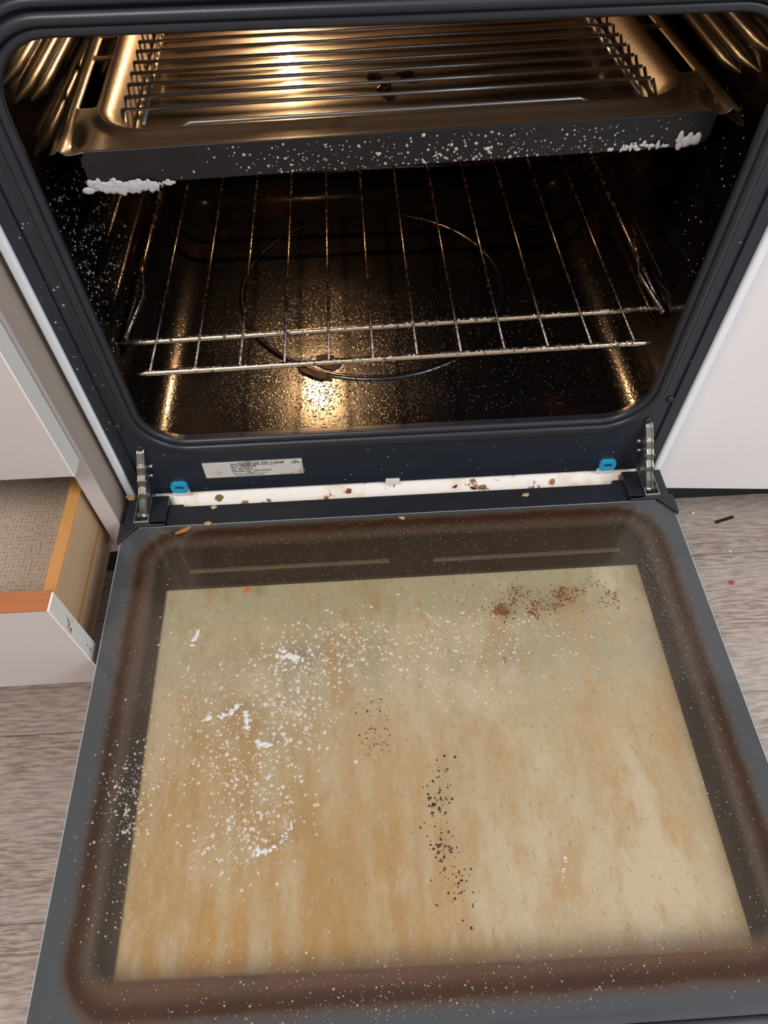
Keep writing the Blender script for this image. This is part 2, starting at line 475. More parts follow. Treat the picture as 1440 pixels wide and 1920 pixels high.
for s in (-1, 1):
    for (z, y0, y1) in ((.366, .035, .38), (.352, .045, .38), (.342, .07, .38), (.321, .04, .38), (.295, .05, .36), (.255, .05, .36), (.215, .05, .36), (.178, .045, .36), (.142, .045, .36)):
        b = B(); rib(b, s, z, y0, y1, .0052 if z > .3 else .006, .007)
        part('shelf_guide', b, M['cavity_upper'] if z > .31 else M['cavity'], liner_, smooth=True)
# pressed ring in the cavity floor
b = B(); pts = []
tube(b, [(-.012 + .146 * math.cos(a), .225 + .146 * math.sin(a), CZ0 - .0015) for a in [2 * math.pi * i / 64 for i in range(64)]], .0042, 8, True)
part('floor_ring', b, M['cavity'], liner_, smooth=True)
# fan cover on the back wall
b = B(); pl = rr(0, .235, .10, .085, .08, 12); prism(b, pl, CD - .008, CD - .001, 'y'); part('fan_cover', b, M['cavity'], liner_, bevel=.003)
# lamp at the top of the back wall, left of centre
LX, LY, LZ = -.092, .398, .396
b = B(); ball(b, (LX, LY, LZ), .010, 3); part('lamp_bulb', b, M['lamp'], smooth=True)
b = B(); tube(b, [(LX + .018 * math.cos(a), CD - .006, LZ + .018 * math.sin(a)) for a in [2 * math.pi * i / 28 for i in range(28)]], .003, 6, True); part('lamp_collar', b, M['steel'], smooth=True)

# maker's plate
lp = part('rating_label', box(B(), -.1865, -.0912, -.0009, -.0001, .0245, .0462), M['label'])
lp['label'] = 'silver white rating sticker with printed text'


def text(body, x, z, size, y=-.0011, m=None, parent=None, bold=0):
    c = bpy.data.curves.new('t', 'FONT'); c.body = body; c.size = size; c.offset = bold
    t_ = bpy.data.objects.new('t', c); C.objects.link(t_)
    dg = bpy.context.evaluated_depsgraph_get(); me = bpy.data.meshes.new_from_object(t_.evaluated_get(dg))
    bpy.data.objects.remove(t_)
    me.transform(Matrix.Translation((x, y, z)) @ Matrix.Rotation(math.radians(90), 4, 'X'))
    return me


b = B()
for body, x, z, sz, bo in (('PNC', -.1600, .0418, .0036, .00006), ('940 001 845', -.1515, .0418, .0038, .00006), ('07', -.1275, .0418, .0038, .00006), ('Chef', -.1185, .0418, .0050, .00012),
                           ('Mod. CFE536WB', -.1600, .0383, .0034, .00005), ('Ser. 344 42814', -.1600, .0350, .0034, .00005), ('230-240V a.c.  50Hz 8.2kW', -.1600, .0317, .0034, .00005),
                           ('Electrolux Home Products Pty Ltd', -.1595, .0283, .0023, 0), ('Made in Australia', -.1150, .0254, .0020, 0), ('163 O\'Riordan St Mascot NSW', -.1595, .0257, .0023, 0)):
    me = text(body, x, z, sz, bold=bo); b.from_mesh(me); bpy.data.meshes.remove(me)
for (x0, x1) in ((-.1525, -.1295), (-.1290, -.1205)):
    for zz in (.0411, .0453): box(b, x0, x1, -.0012, -.0010, zz - .00012, zz + .00012)
    for xx in (x0, x1): box(b, xx - .00015, xx + .00015, -.0012, -.0010, .0411, .0453)
tri = [(-.1015, .0415), (-.0935, .0415), (-.0975, .0450)]
for i in range(3): tube(b, [(tri[i][0], -.0011, tri[i][1]), (tri[(i + 1) % 3][0], -.0011, tri[(i + 1) % 3][1])], .00032, 4)
tube(b, [(-.0975 + .0009 * math.cos(a), -.0011, .0426 + .0006 * math.sin(a)) for a in [i * .6 for i in range(10)]], .0002, 4)
part('label_print', b, M['ink'], lp)

# white sill under the cavity, with two blue clips
b = B(); prism(b, [(.008, .0030), (-.017, -.024), (.012, -.034), (.016, .0030)], -.245, .2475, 'x')
sill = part('sill_strip', b, M['sill'], bevel=.0008)
for (x0, x1, z1) in ((-.2242, -.2075, .0085), (.2035, .2205, .0065), (-.011, .003, .0075)): part('sill_tab', box(B(), x0, x1, -.0012, .0005, .0, z1), M['sill'], sill)
for x in (-.2155, .2120):
    o_ = rr(x, .0137, .0082, .0070, .0045, 6); i_ = rr(x, .0130, .0048, .0038, .003, 6)
    part('blue_clip', ringplate(B(), o_, i_, -.0035, .0), M['blue'])['label'] = 'bright blue plastic clip'

# hinges
def hinge(s):
    X = .0
    def shear(bm):
        for v in bm.verts: v.co.x += s * (.2500 - .0125 * max(-.2, min(1.1, v.co.z / .07)))
        return bm
    b = B()
    prof = [(.006, .067), (.001, .0725), (-.004, .070), (-.0085, .060), (-.0115, .057), (-.0135, .049), (-.0175, .045), (-.018, .037), (-.023, .032), (-.023, .024), (-.028, .016), (-.030, .004), (-.024, -.006), (-.014, -.006), (-.008, .006), (-.003, .022), (.001, .040), (.004, .055)]
    for dx in (-.0036, .0020):
        prism(b, prof, X + dx, X + dx + .0016, 'x')
    h = part('hinge_arm', shear(b), M['steel'], bevel=.0004)
    b = B(); prism(b, [(y * .93, z * .985) for y, z in prof], X - .0021, X + .0021, 'x'); part('spring_leaf', shear(b), M['steel2'], h)
    b = B()
    for (y, z) in ((-.007, .052), (-.0135, .040), (-.019, .027), (-.0275, .004)):
        tube(b, [(X - .0040, y + .0005, z), (X + .0040, y + .0005, z)], .0030, 10)
    part('rivet', shear(b), M['steel'], h, smooth=True)
    for (y, z, r_) in ((.0, .046, .0022), (-.004, .037, .0018)):
        part('pin', shear(tube(B(), [(-s * .004, y, z), (-s * .0085, y, z)], r_, 8)), M['steel'], h, smooth=True)
    return h


for s in (-1, 1): hinge(s)

# ------------------------------------------------------------------ oven door (open, lying flat)
GY0, GY1, GX = -.0390, -.4435, .2690
door = part('door', B(), M['doorskin'])
b = B()
# outer skin: tray shaped shell under the glass
box(b, -.268, .268, GY1 - .004, GY0 + .02, -.046, -.042)
for s in (-1, 1): box(b, *sorted((s * .2645, s * .268)), GY1 - .004, GY0 - .015, -.0421, -.0045)
box(b, -.268, .268, GY1 - .006, GY1 + .002, -.0421, -.0045)
bpy.data.meshes.remove(door.data) if 0 else None
b.to_mesh(door.data); b.free()


def dpart(name, bm, m, **k):
    return part(name, bm, m, door, **k)


# inner glass, chamfered at its hinge corners
gp = [(-.2543, GY0), (.2543, GY0), (.268, GY0 - .0118), (GX, GY0 - .013), (GX, GY1), (-GX, GY1), (-GX, GY0 - .013), (-.268, GY0 - .0118)]
b = B(); prism(b, gp, -.0040, 0., 'z'); dpart('inner_glass', b, M['glass'])['label'] = 'greasy brown fogged inner pane'
# pale glass edge
b = B()
for s in (-1, 1): box(b, *sorted((s * (GX + .0001), s * (GX + .0009))), GY1, GY0 - .014, -.0038, -.0004)
box(b, -.2543, .2543, GY0 + .0001, GY0 + .0008, -.0038, -.0002)
dpart('glass_edge', b, simple('glass_edge', (.34, .40, .42), .25))
for s in (-1, 1): dpart('side_trim', box(B(), *sorted((s * (GX - .001), s * (GX + .0016))), GY1 - .001, GY0 - .014, -.046, -.0042), M['blackplastic'], bevel=.0008)
# dark mask with the rectangular window, window pane below
wr = [(.2265, -.0975), (-.2262, -.0975), (-.2245, -.4075), (.2245, -.4135)]
ro = [(.262, GY0 - .004), (-.262, GY0 - .004), (-.262, GY1 + .004), (.262, GY1 + .004)]
dpart('window_mask', ringplate(B(), ro, wr, -.0235, -.0200, 'z'), M['mask'], bevel=.0006)
dpart('outer_window', prism(B(), [(-.24, -.085), (.24, -.085), (.24, -.43), (-.24, -.43)][::-1], -.0300, -.0245, 'z'), M['window'])
for s in (-1, 1):
    dpart('side_rail', prism(B(), [(s * .2450, -.095), (s * .2600, -.095), (s * .2600, -.438), (s * .2400, -.438)], -.0199, -.0130, 'z'), M['rail'], bevel=.0008)
for (x0, x1, y0) in ((-.205, -.012, -.0830), (.030, .212, -.0850)): dpart('deflector_rib', box(B(), x0, x1, y0, y0 + .0045, -.0199, -.0165), M['rail'], bevel=.001)
# hinge-side trim and corner brackets
b = B(); box(b, -.2285, .2300, -.0385, -.0140, -.046, -.0016); box(b, -.2285, -.214, -.0385, -.0115, -.03, -.0010); box(b, .218, .230, -.0385, -.0100, -.03, -.0010)
dpart('hinge_side_trim', b, M['blackplastic'], bevel=.0012)
for s in (-1, 1):
    b = B(); f = lambda pts: [(s * p[0], p[1]) for p in pts]
    prism(b, f([(.2590, -.003), (.2680, -.003), (.2680, -.0340), (.2590, -.0372)]), -.046, .0035, 'z')
    prism(b, f([(.2285, -.003), (.2440, -.003), (.2440, -.0372), (.2285, -.0380)]), -.046, .0030, 'z')
    prism(b, f([(.2285, -.0340), (.2722, -.0340), (.2722, -.0560), (.2700, -.0560), (.2553, -.0385), (.2285, -.0385)]), -.046, .0030, 'z')
    br = dpart('corner_bracket', b, M['blackplastic'], bevel=.0008)
    b = B(); box(b, *sorted((s * .2445, s * .2585)), -.0335, -.002, -.006, -.0045)
    for x in (.2441, .2578): box(b, *sorted((s * x, s * (x + .0011))), -.0338, -.0005, -.006, .0050)
    box(b, *sorted((s * .2441, s * .2589)), -.0350, -.0335, -.006, .0046)
    dpart('hinge_channel', b, M['steel'], bevel=.0003)
    dpart('hinge_pin', tube(B(), [(s * .2452, -.0235, .0005), (s * .2578, -.0235, .0005)], .0030, 10), M['steel2'], smooth=True)
# handle rail along the far end of the door
b = B(); box(b, -.262, .262, GY1 - .075, GY1 - .006, -.046, -.010); dpart('handle_rail', b, simple('plum_grey_rail', (.065, .062, .075), .45), bevel=.004)

# ------------------------------------------------------------------ chrome shelf inside the oven
ZS = .160
shelf = thing('oven_shelf', 'greasy wire oven shelf with front-to-back wires, lower level', 'oven shelf', (0, .2, ZS))
def spart(name, bm, mt='shelfwire', **k):
    o = obj(name, bm, M[mt], shelf, **k); o.matrix_parent_inverse = Matrix.Translation(-shelf.location); return o
tp = lambda t: .35 + .65 * min(1, min(t, 1 - t) / .02)
def bar(x0, x1, y, z, dy=0, dz=0):
    return [(x0 + (x1 - x0) * i / 60, y + dy * i / 60, z + dz * i / 60) for i in range(61)]
spart('front_bar', tube(B(), bar(-.2365, .2435, .0415, ZS, .013), .0026, 10, taper=tp), 'frontwire', smooth=True)
spart('front_bar', tube(B(), bar(-.2150, .2170, .0030, ZS, .008), .0026, 10, taper=tp), 'frontwire', smooth=True)
for s in (-1, 1):
    spart('side_bar', tube(B(), [(.003 + s * .2345, .047, ZS - .001), (.003 + s * .2345, .36, ZS - .001)], .0028, 8), smooth=True)
    spart('hook', tube(B(), [(.003 + s * .2345, .047, ZS), (.003 + s * .226, .10, ZS + .003), (.003 + s * .224, .11, ZS + .016), (.003 + s * .226, .13, ZS + .020)], .0024, 8), smooth=True)
for y in (.318, .346): spart('cross_bar', tube(B(), [(-.232, y, ZS - .0035), (.238, y, ZS - .0035)], .0030, 8), smooth=True)
for k in range(12):
    x = -.2029 + .0367 * k
    spart('wire', tube(B(), [(x, .003 + .008 * (x + .215) / .43, ZS + .0022), (x, .20, ZS + .0022), (x, .375, ZS + .0022)], .00125, 7), smooth=True)
# droplets hanging on the bars
b = B()
for i in range(75):
    x = R.uniform(-.21, .235)
    for (y, w) in ((.0415 + .013 * (x + .2365) / .48, 1), (.003 + .008 * (x + .215) / .43, 1)):
        if y < .02 and abs(x) > .212: continue
        if R.random() < .75: ball(b, (x + R.uniform(-.003, .003), y - .001, ZS + .0024), R.uniform(.0005, .0014), 1)
tag(obj('water_droplet', b, M['drop'], smooth=True), 'tiny clear droplets beaded along the two front bars of the oven shelf', 'droplets', kind='stuff')

# ------------------------------------------------------------------ grill pan with wire insert
ZT = .3335
TR = .045
pan = thing('grill_pan', 'wide enamel grill pan glowing golden under the oven lamp', 'grill pan', (0, .16, ZT))
def ppart(name, bm, m, root=pan, **k):
    o = obj(name, bm, m, root, **k); o.matrix_parent_inverse = Matrix.Translation(-root.location); return o
pan.rotation_euler.z = TR
xs = [-.226 + .452 * i / 226 for i in range(227)]
Y0, Y1 = .027, .300
ysn = [Y0 + (Y1 - Y0) * i / 136 for i in range(137)]
def sd(x, y, cx=.0, cy=.172, hx=.196, hy=.121, r=.03):
    qx, qy = abs(x - cx) - hx + r, abs(y - cy) - hy + r
    return math.hypot(max(qx, 0), max(qy, 0)) + min(max(qx, qy), 0) - r
def sm(t): t = max(0, min(1, t)); return t * t * (3 - 2 * t)
def slot(x, y):
    ax = abs(x)
    return .2045 < ax < .2165 and (.0870 < y < .1625 or .1720 < y < .2040 or .2140 < y < .2500)
def pz(x, y):
    d = sd(x, y); z = ZT
    z += .0030 * math.exp(-((d - .004) / .004) ** 2)
    z -= .019 * sm((-d) / .014)
    if d < -.02: z += .0006 * math.sin(x * 40) * math.sin(y * 31)
    for s in (-1, 1):   # dimples near the front corners
        z -= .006 * math.exp(-(((x - s * .214) / .006) ** 2 + ((y - .046) / .014) ** 2))
    z += .0018 * math.exp(-(((abs(x) - .2205) / .0022) ** 2)) * (1 if y < .26 else 0)
    z += .0018 * math.exp(-(((abs(x) - .2195) / .0015) ** 2))
    return z
b = B(); G = [[b.verts.new((x, y, pz(x, y))) for y in ysn] for x in xs]
for i in range(len(xs) - 1):
    for j in range(len(ysn) - 1):
        if slot((xs[i] + xs[i + 1]) / 2, (ysn[j] + ysn[j + 1]) / 2): continue
        b.faces.new((G[i][j], G[i + 1][j], G[i + 1][j + 1], G[i][j + 1]))
po = ppart('pan_body', b, M['tray'], smooth=True); md = po.modifiers.new('solid', 'SOLIDIFY'); md.thickness = .0009; md.offset = -1
# front flange hanging below the rim
b = B()
fl = [(-.2030, ZT + .001), (-.2080, ZT - .004), (-.2075, ZT - .0195), (-.2050, ZT - .0215), (.2010, ZT - .0215), (.2075, ZT - .0180), (.2095, ZT - .0130), (.2095, ZT + .001)]
prism(b, fl, .0255, .0272, 'y')
ppart('front_flange', b, M['flange'], bevel=.0007)['label'] = 'dark front lip spattered with foam'
ins = thing('grill_rack', 'bright steel wire rack lying in the golden grill pan', 'wire rack', (0, .16, ZT - .006)); ins.rotation_euler.z = TR
def ipart(name, bm, **k): return ppart(name, bm, M['wire'], ins, **k)
ZW = ZT - .0065
ipart('wire', tube(B(), [(-.157, .0710, ZW - .011), (-.148, .0715, ZW - .003), (-.142, .0720, ZW), (.0, .0720, ZW), (.130, .0720, ZW), (.140, .0720, ZW - .004)], .0014, 8), smooth=True)
for k, y in enumerate((.0965, .1160, .1360, .1550, .1740, .1940, .2120, .2310, .2500, .2680)):
    ipart('wire', tube(B(), [(-.1905, y, ZW), (.1890, y, ZW)], .00135, 8), smooth=True)
for x in (-.1750, .1770): ipart('cross_rod', tube(B(), [(x, .080, ZW - .003), (x, .27, ZW - .003)], .0016, 8), smooth=True)
for s in (-1, 1): ipart('bent_end', tube(B(), [(s * .190, .096, ZW - .002), (s * .189, .084, ZW - .008), (s * .182, .075, ZW - .011), (s * .165, .0715, ZW - .011), (s * .150, .0710, ZW - .0105)], .0016, 8), smooth=True)

# ------------------------------------------------------------------ cupboards
def cab(name, bm, m, root, parent=None, **k):
    o = obj(name, bm, m, parent or root, **k)
    o.matrix_parent_inverse = Matrix.Translation(-root.location) if parent is None else Matrix.Identity(4); return o


lc = thing('drawer_cabinet', 'pale laminate cabinet left of the oven, its lowest drawer pulled open', 'cabinet', (-.55, .0, FZ))
cab('side_board', box(B(), -.2915, -.2755, -.0285, .55, -.052, .70), M['laminate_side'], lc)
b = B(); box(b, -.2913, -.2752, -.0300, -.0284, -.052, .70); cab('front_edging', b, M['laminate'], lc)['label'] = 'pale lilac front edge strip'
b = B(); box(b, -.85, -.2915, -.0300, .05, -.052, -.039); cab('bottom_board', b, M['laminate'], lc)
b = B(); box(b, -.85, -.2916, -.010, .55, -.040, -.038); box(b, -.85, -.2916, .50, .55, -.040, .70); cab('inside_board', b, M['rawwood'], lc)
b = B(); box(b, -.85, -.2760, .040, .052, FZ, -.052); cab('toe_kick', b, M['kick'], lc)
b = B(); box(b, -.85, -.83, -.0285, .55, -.052, .70); cab('side_board', b, M['laminate'], lc)
# closed upper drawer
ud = cab('closed_drawer', box(B(), -.85, -.2795, -.0500, -.0320, .0960, .2560), M['laminate'], lc, bevel=.0006)
cab('edge_band', box(B(), -.2794, -.2778, -.0502, -.0318, .0958, .2562), M['edging'], lc, ud)
ud2 = cab('closed_drawer', box(B(), -.85, -.2795, -.0500, -.0320, .2600, .42), M['laminate'], lc, bevel=.0006)
cab('edge_band', box(B(), -.2794, -.2778, -.0502, -.0318, .2598, .4202), M['edging'], lc, ud2)
cab('top_board', box(B(), -.85, -.2760, -.0300, .55, .43, .45), M['laminate'], lc)
# open lower drawer
od = cab('open_drawer', box(B(), -.85, -.2795, -.1715, -.1560, -.0545, .0835), M['laminate'], lc, bevel=.0005)
cab('edge_band', box(B(), -.2794, -.2776, -.1718, -.1556, -.0547, .0842), M['edging'], lc, od)
cab('raw_top_edge', box(B(), -.85, -.2796, -.1717, -.1540, .0836, .0850), M['rawwood'], lc, od)
cab('drawer_side', box(B(), -.3100, -.2985, -.1558, .27, -.0480, .0400), M['pine'], lc, od, bevel=.0006)
cab('side_top_edge', box(B(), -.3100, -.2986, -.1558, .27, .0401, .0412), M['pinetop'], lc, od)
cab('side_groove', box(B(), -.2984, -.2978, -.1555, .27, -.0125, -.0085), M['pinetop'], lc, od)
cab('drawer_base', box(B(), -.84, -.3101, -.1558, .27, -.0300, -.0220), M['pine'], lc, od)
cab('drawer_liner', box(B(), -.84, -.3103, -.1550, .27, -.0219, -.0210), M['liner'], lc, od)
# right cabinet
rc = thing('corner_cabinet', 'white cabinet right of the oven with smooth door', 'cabinet', (.6, .05, FZ))
b = B(); box(b, .276, 1.1, .038, .55, -.058, .70); cab('carcass', b, M['laminate_right'], rc)
b = B(); box(b, .276, 1.1, .105, .12, FZ, -.058); cab('toe_kick', b, M['kick'], rc)
dd = B(); box(dd, 0, .44, -.009, .009, -.064, .43)
bmesh.ops.rotate(dd, verts=dd.verts, cent=(0, 0, 0), matrix=Matrix.Rotation(math.radians(-4.5), 3, 'Z')); bmesh.ops.translate(dd, verts=dd.verts, vec=(.2755, .0335, 0))
cab('door', dd, M['laminate_right'], rc, bevel=.001)['label'] = 'door standing very slightly ajar'

# ------------------------------------------------------------------ foam, droplets, residue
def domes(bm, items, flat=.55, n=7):
    """items: (x,y,z,r,axis) little domes sitting on a surface whose normal is given"""
    for (c, nrm, r, rx) in items:
        nrm = Vector(nrm); u = nrm.orthogonal().normalized(); v = nrm.cross(u); c = Vector(c); a0 = R.random() * 6
        def P(rad, h): return [bm.verts.new(c + (u * math.cos(a0 + 6.283 * k / n) * rx + v * math.sin(a0 + 6.283 * k / n)) * rad + nrm * h) for k in range(n)]
        A = P(r, 0); D = P(r * .72, r * flat * .7); T = bm.verts.new(c + nrm * r * flat)
        for k in range(n):
            j = (k + 1) % n; bm.faces.new((A[k], A[j], D[j], D[k])); bm.faces.new((D[k], D[j], T))


def rings_(bm, items, n=12):
    for (c, nrm, r, w) in items:
        nrm = Vector(nrm); u = nrm.orthogonal().normalized(); v = nrm.cross(u); c = Vector(c)
        tube(bm, [c + (u * math.cos(6.283 * k / n) + v * math.sin(6.283 * k / n)) * r + nrm * w * .3 for k in range(n)], w, 5, True)


UP = (0, 0, 1)
def spray(clusters, zt=0.0001, xl=.262, yl=(-.440, -.045)):
    out = []
    for (cx, cy, sx, sy, rot, n, r0, r1) in clusters:
        ca, sa = math.cos(rot), math.sin(rot)
        for i in range(n):
            a, c_ = R.gauss(0, sx), R.gauss(0, sy); x = cx + a * ca - c_ * sa; y = cy + a * sa + c_ * ca
            if abs(x) > xl or not (yl[0] < y < yl[1]): continue
            out.append(((x, y, zt), UP, (r0 + (r1 - r0) * R.random() ** 3) * 1.0, R.uniform(.6, 1.1)))
    return out


cl = [(-.155, -.255, .022, .030, .3, 420, .0004, .0016), (-.105, -.235, .020, .030, -.2, 380, .0005, .0020), (-.060, -.180, .030, .018, 0, 300, .0005, .0019),
      (-.115, -.195, .028, .020, 0, 260, .0004, .0017), (-.130, -.305, .022, .022, .4, 300, .0005, .0019), (-.190, -.190, .018, .030, 0, 160, .0004, .0012),
      (-.222, -.290, .012, .020, 0, 330, .0004, .0013), (.030, -.175, .045, .022, 0, 420, .0004, .0015), (.035, -.21, .045, .022, 0, 260, .0004, .0011),
      (.11, -.175, .03, .02, 0, 100, .0004, .0013), (-.145, -.33, .018, .014, 0, 90, .0005, .0016), (-.225, -.36, .01, .025, 0, 60, .0004, .001), (-.1, -.41, .06, .012, 0, 60, .0003, .0009)]
b = B(); domes(b, spray(cl)); tag(obj('foam_droplet', b, M['drop'], smooth=True), 'white foam droplets sprayed over the left and middle of the open door glass', 'foam droplets', kind='stuff')
b = B(); domes(b, [((R.uniform(-.262, .262), R.uniform(-.440, -.045), .0001), UP, R.uniform(.00022, .00045), 1) for i in range(2600)] +
               spray([(.05, -.065, .12, .018, 0, 420, .0002, .0005), (.225, -.15, .012, .04, 0, 280, .00025, .0006), (-.02, -.428, .1, .008, 0, 260, .0003, .0008), (.08, -.40, .12, .02, 0, 160, .0003, .0007), (.235, -.32, .01, .06, 0, 160, .0002, .0006)]), n=5)
tag(obj('fine_spray', b, M['drop'], smooth=True), 'fine mist of specks all over the open door glass', 'droplets', kind='stuff')
b = B(); it = []
for (cx, cy, sx, sy, n, w) in ((-.055, -.172, .025, .016, 20, .0003), (-.10, -.235, .014, .022, 24, .00035), (-.13, -.30, .018, .02, 14, .0003)):
    for i in range(n): it.append(((R.gauss(cx, sx), R.gauss(cy, sy), .0006), UP, R.uniform(.0007, .0014), w * .7))
rings_(b, it); tag(obj('foam_ring', b, M['foam'], smooth=True), 'ring shaped foam bubbles on the middle left of the door glass', 'foam bubbles', kind='stuff')


def FY(x): return .16 + (x - .006) * .045 - .1352


def foam_patch(c, ext, n, r, label, nrm=UP, u=(1, 0, 0), name='foam_blob', group=None):
    mt = M['foam'] if nrm == UP else M['shadedfoam']  # forward-facing foam gets the copy with shade in its colour
    nrm = Vector(nrm); u = Vector(u); v = nrm.cross(u); b = B(); x = y = 0; c = Vector(c)
    n = int(n * 1.8)
    for i in range(n):
        t_ = i / max(1, n - 1) * 2 - 1
        p = c + u * (t_ * ext[0] + R.gauss(0, ext[0] * .12)) + v * (t_ * ext[1] + R.gauss(0, max(ext[1], min(ext[0], .008)) * .2))
        rr_ = r * R.uniform(.3, .95); q = bmesh.ops.create_icosphere(b, subdivisions=2, radius=rr_)
        st = R.uniform(.6, 1.5)
        for w in q['verts']:
            k = w.co.copy(); w.co = p + u * k.x * st + v * k.y / st + nrm * (k.z * .30 + rr_ * .08)
    o = obj(name, b, mt, smooth=True); tag(o, label, 'foam', group); return o


foam_patch((-.1875, -.160, 0), (.003, .007), 7, .0026, 'small foam blob nearest the upper left corner of the door glass')
foam_patch((-.105, -.182, 0), (.010, -.004), 9, .0028, 'curved foam blob below the middle of the upper left glass')
foam_patch((-.153, -.229, 0), (.007, .003), 7, .0027, 'star shaped foam blob left of the centre of the door glass')
foam_patch((-.170, -.233, 0), (.003, .001), 4, .0022, 'little foam dab beside the star shaped foam blob')
foam_patch((-.138, -.236, 0), (.001, -.007), 7, .0027, 'long foam drip pointing towards the handle on the door glass')
foam_patch((-.124, -.255, 0), (.005, -.003), 6, .0026, 'foam smear just below the long foam drip on the glass')
foam_patch((-.120, -.334, 0), (.007, .001), 9, .0019, 'lowest foam cluster on the left of the door glass')
foam_patch((-.103, -.323, 0), (.005, .008), 8, .0013, 'thin slanting streak of foam beside the lowest foam cluster')
foam_patch((.097, -.357, 0), (.003, .007), 8, .0009, 'two thin white scratches of foam on the lower right glass')
foam_patch((-.180, FY(-.18), ZT - .0225), (.019, 0), 55, .0036, 'lumpy white foam strip hanging off the left front lip of the grill pan', (0, -1, 0))
foam_patch((-.152, FY(-.152), ZT - .022), (.004, .001), 4, .0022, 'small foam scrap right of the lumpy foam strip', (0, -1, 0))
foam_patch((.200, FY(.2), ZT - .0165), (.007, .0), 8, .0040, 'foam lump at the right corner of the grill pan lip', (0, -1, 0))
foam_patch((.166, FY(.166), ZT - .0190), (.017, .0), 14, .0022, 'bubbly foam line along the right bottom edge of the pan lip', (0, -1, 0))
b = B(); NF = (0, -1, 0); it = []
for (cx, sx, n, r0, r1) in ((-.055, .030, 110, .0004, .0015), (.045, .028, 130, .0005, .0021), (.14, .04, 110, .0004, .0014), (-.0, .1, 60, .0003, .0009)):
    for i in range(n):
        x = R.gauss(cx, sx)
        if -.2 < x < .205: it.append(((x, FY(x) + .0002, ZT - .0205 + .019 * R.random() ** 1.3), NF, R.uniform(r0, r1) * R.uniform(.3, .8), 1))
domes(b, it); tag(obj('foam_droplet', b, M['drop'], smooth=True), 'foam droplets spattered over the dark front lip of the grill pan', 'foam droplets', kind='stuff')
b = B(); it = []
for i in range(520):
    y = abs(R.gauss(.07, .045)) + .01; z = R.gauss(.235, .040)
    if y < .3 and .11 < z < .31: it.append(((-CH + .0006, y, z), (1, 0, 0), R.uniform(.0003, .0013), R.uniform(.5, 1)))
for i in range(60):
    y = abs(R.gauss(.05, .03)) + .008; it.append(((CH - .0006, y, R.uniform(.2, .33)), (-1, 0, 0), R.uniform(.0003, .0010), .8))
domes(b, it); tag(obj('wall_droplet', b, M['drop'], smooth=True), 'foam droplets clinging to the dark side walls inside the oven', 'foam droplets', kind='stuff')
b = B(); it = []
for i in range(46):
    s = -1 if R.random() < .75 else 1; it.append(((s * R.uniform(.243, .259), -.0002, R.uniform(.02, .40)), NF, R.uniform(.0003, .0013) * R.uniform(.4, 1), 1))
for i in range(40): it.append(((R.uniform(-.22, .22), -.0002, R.uniform(.006, .062)), NF, R.uniform(.0003, .0008), 1))
domes(b, it); tag(obj('frame_droplet', b, M['drop'], smooth=True), 'sparse white droplets dried on the navy face of the oven', 'droplets', kind='stuff')


def flakes(bm, items):
    for (c, r) in items:
        n = R.randint(5, 7); a0 = R.random() * 6; V = []
        k1 = R.uniform(.4, 1.2); an = R.random() * 3
        for k in range(n):
            rad = r * R.uniform(.5, 1.2); x, y = math.cos(6.283 * k / n) * rad * k1, math.sin(6.283 * k / n) * rad
            V.append((c[0] + x * math.cos(an) - y * math.sin(an), c[1] + x * math.sin(an) + y * math.cos(an)))
        lo = [bm.verts.new((p[0], p[1], c[2])) for p in V]; t_ = bm.verts.new((c[0], c[1], c[2] + r * .35))
        for k in range(n): bm.faces.new((lo[k], lo[(k + 1) % n], t_))


b = B(); it = []
for i in range(230):
    y = R.choice((-.285, -.302, -.312, -.330, -.338, -.345, -.358, -.372, -.395)) + R.gauss(0, .006); t_ = (-.275 - y) / .13
    if R.random() < (1 - .55 * t_): it.append(((R.gauss(.016 - .006 * math.sin(t_ * 5), .0045 + .003 * R.random()), y, .0001), R.uniform(.0004, .0015)))
for i in range(90): it.append(((R.gauss(-.033, .008), R.uniform(-.27, -.225), .0001), R.uniform(.0003, .0010)))
flakes(b, it); tag(obj('burnt_speck', b, M['burnt'], smooth=False), 'column of black burnt specks down the middle of the door glass', 'burnt specks', kind='stuff')
b = B(); it = []
for (cx, cy, sx, sy, n, r1) in ((.083, -.150, .005, .004, 60, .0011), (.098, -.136, .006, .006, 45, .0009), (.112, -.150, .004, .006, 35, .0010), (.130, -.147, .008, .006, 50, .0009), (.143, -.137, .006, .004, 30, .0011), (.165, -.135, .012, .01, 26, .0008), (.183, -.146, .005, .007, 22, .0009)):
    for i in range(n * 2): it.append(((R.gauss(cx, sx), R.gauss(cy, sy), .0001), R.uniform(.0005, r1 * 1.5)))
for x0 in (.085, .093, .104, .115, .132, .150, .178, .045, .055, .062):
    for k in range(9): it.append(((x0 + R.gauss(0, .0008), -.113 - .0035 * k * R.uniform(.6, 1.1), .0001), R.uniform(.0003, .0008)))
flakes(b, it); tag(obj('rust_speck', b, M['rust']), 'reddish brown burnt streaks near the upper right of the door glass', 'burnt specks', kind='stuff')
b = B(); flakes(b, [((R.uniform(-.22, .22), R.uniform(-.41, -.11), .0001), R.uniform(.0002, .0006)) for i in range(170)])
tag(obj('scattered_speck', b, M['burnt']), 'scattered small dark specks across the whole door glass', 'burnt specks', kind='stuff')


def crumb(name, c, ext, m, label, rz=0, cat='crumb', tilt=0, group=None):
    b = B(); q = bmesh.ops.create_icosphere(b, subdivisions=2, radius=1)
    for v in q['verts']:
        k = 1 + R.uniform(-.32, .32); v.co = Vector((v.co.x * ext[0] * k, v.co.y * ext[1] * k, v.co.z * ext[2] * k))
    o = obj(name, b, m); o.location = c; o.rotation_euler = (tilt, 0, rz); tag(o, label, cat, group); return o


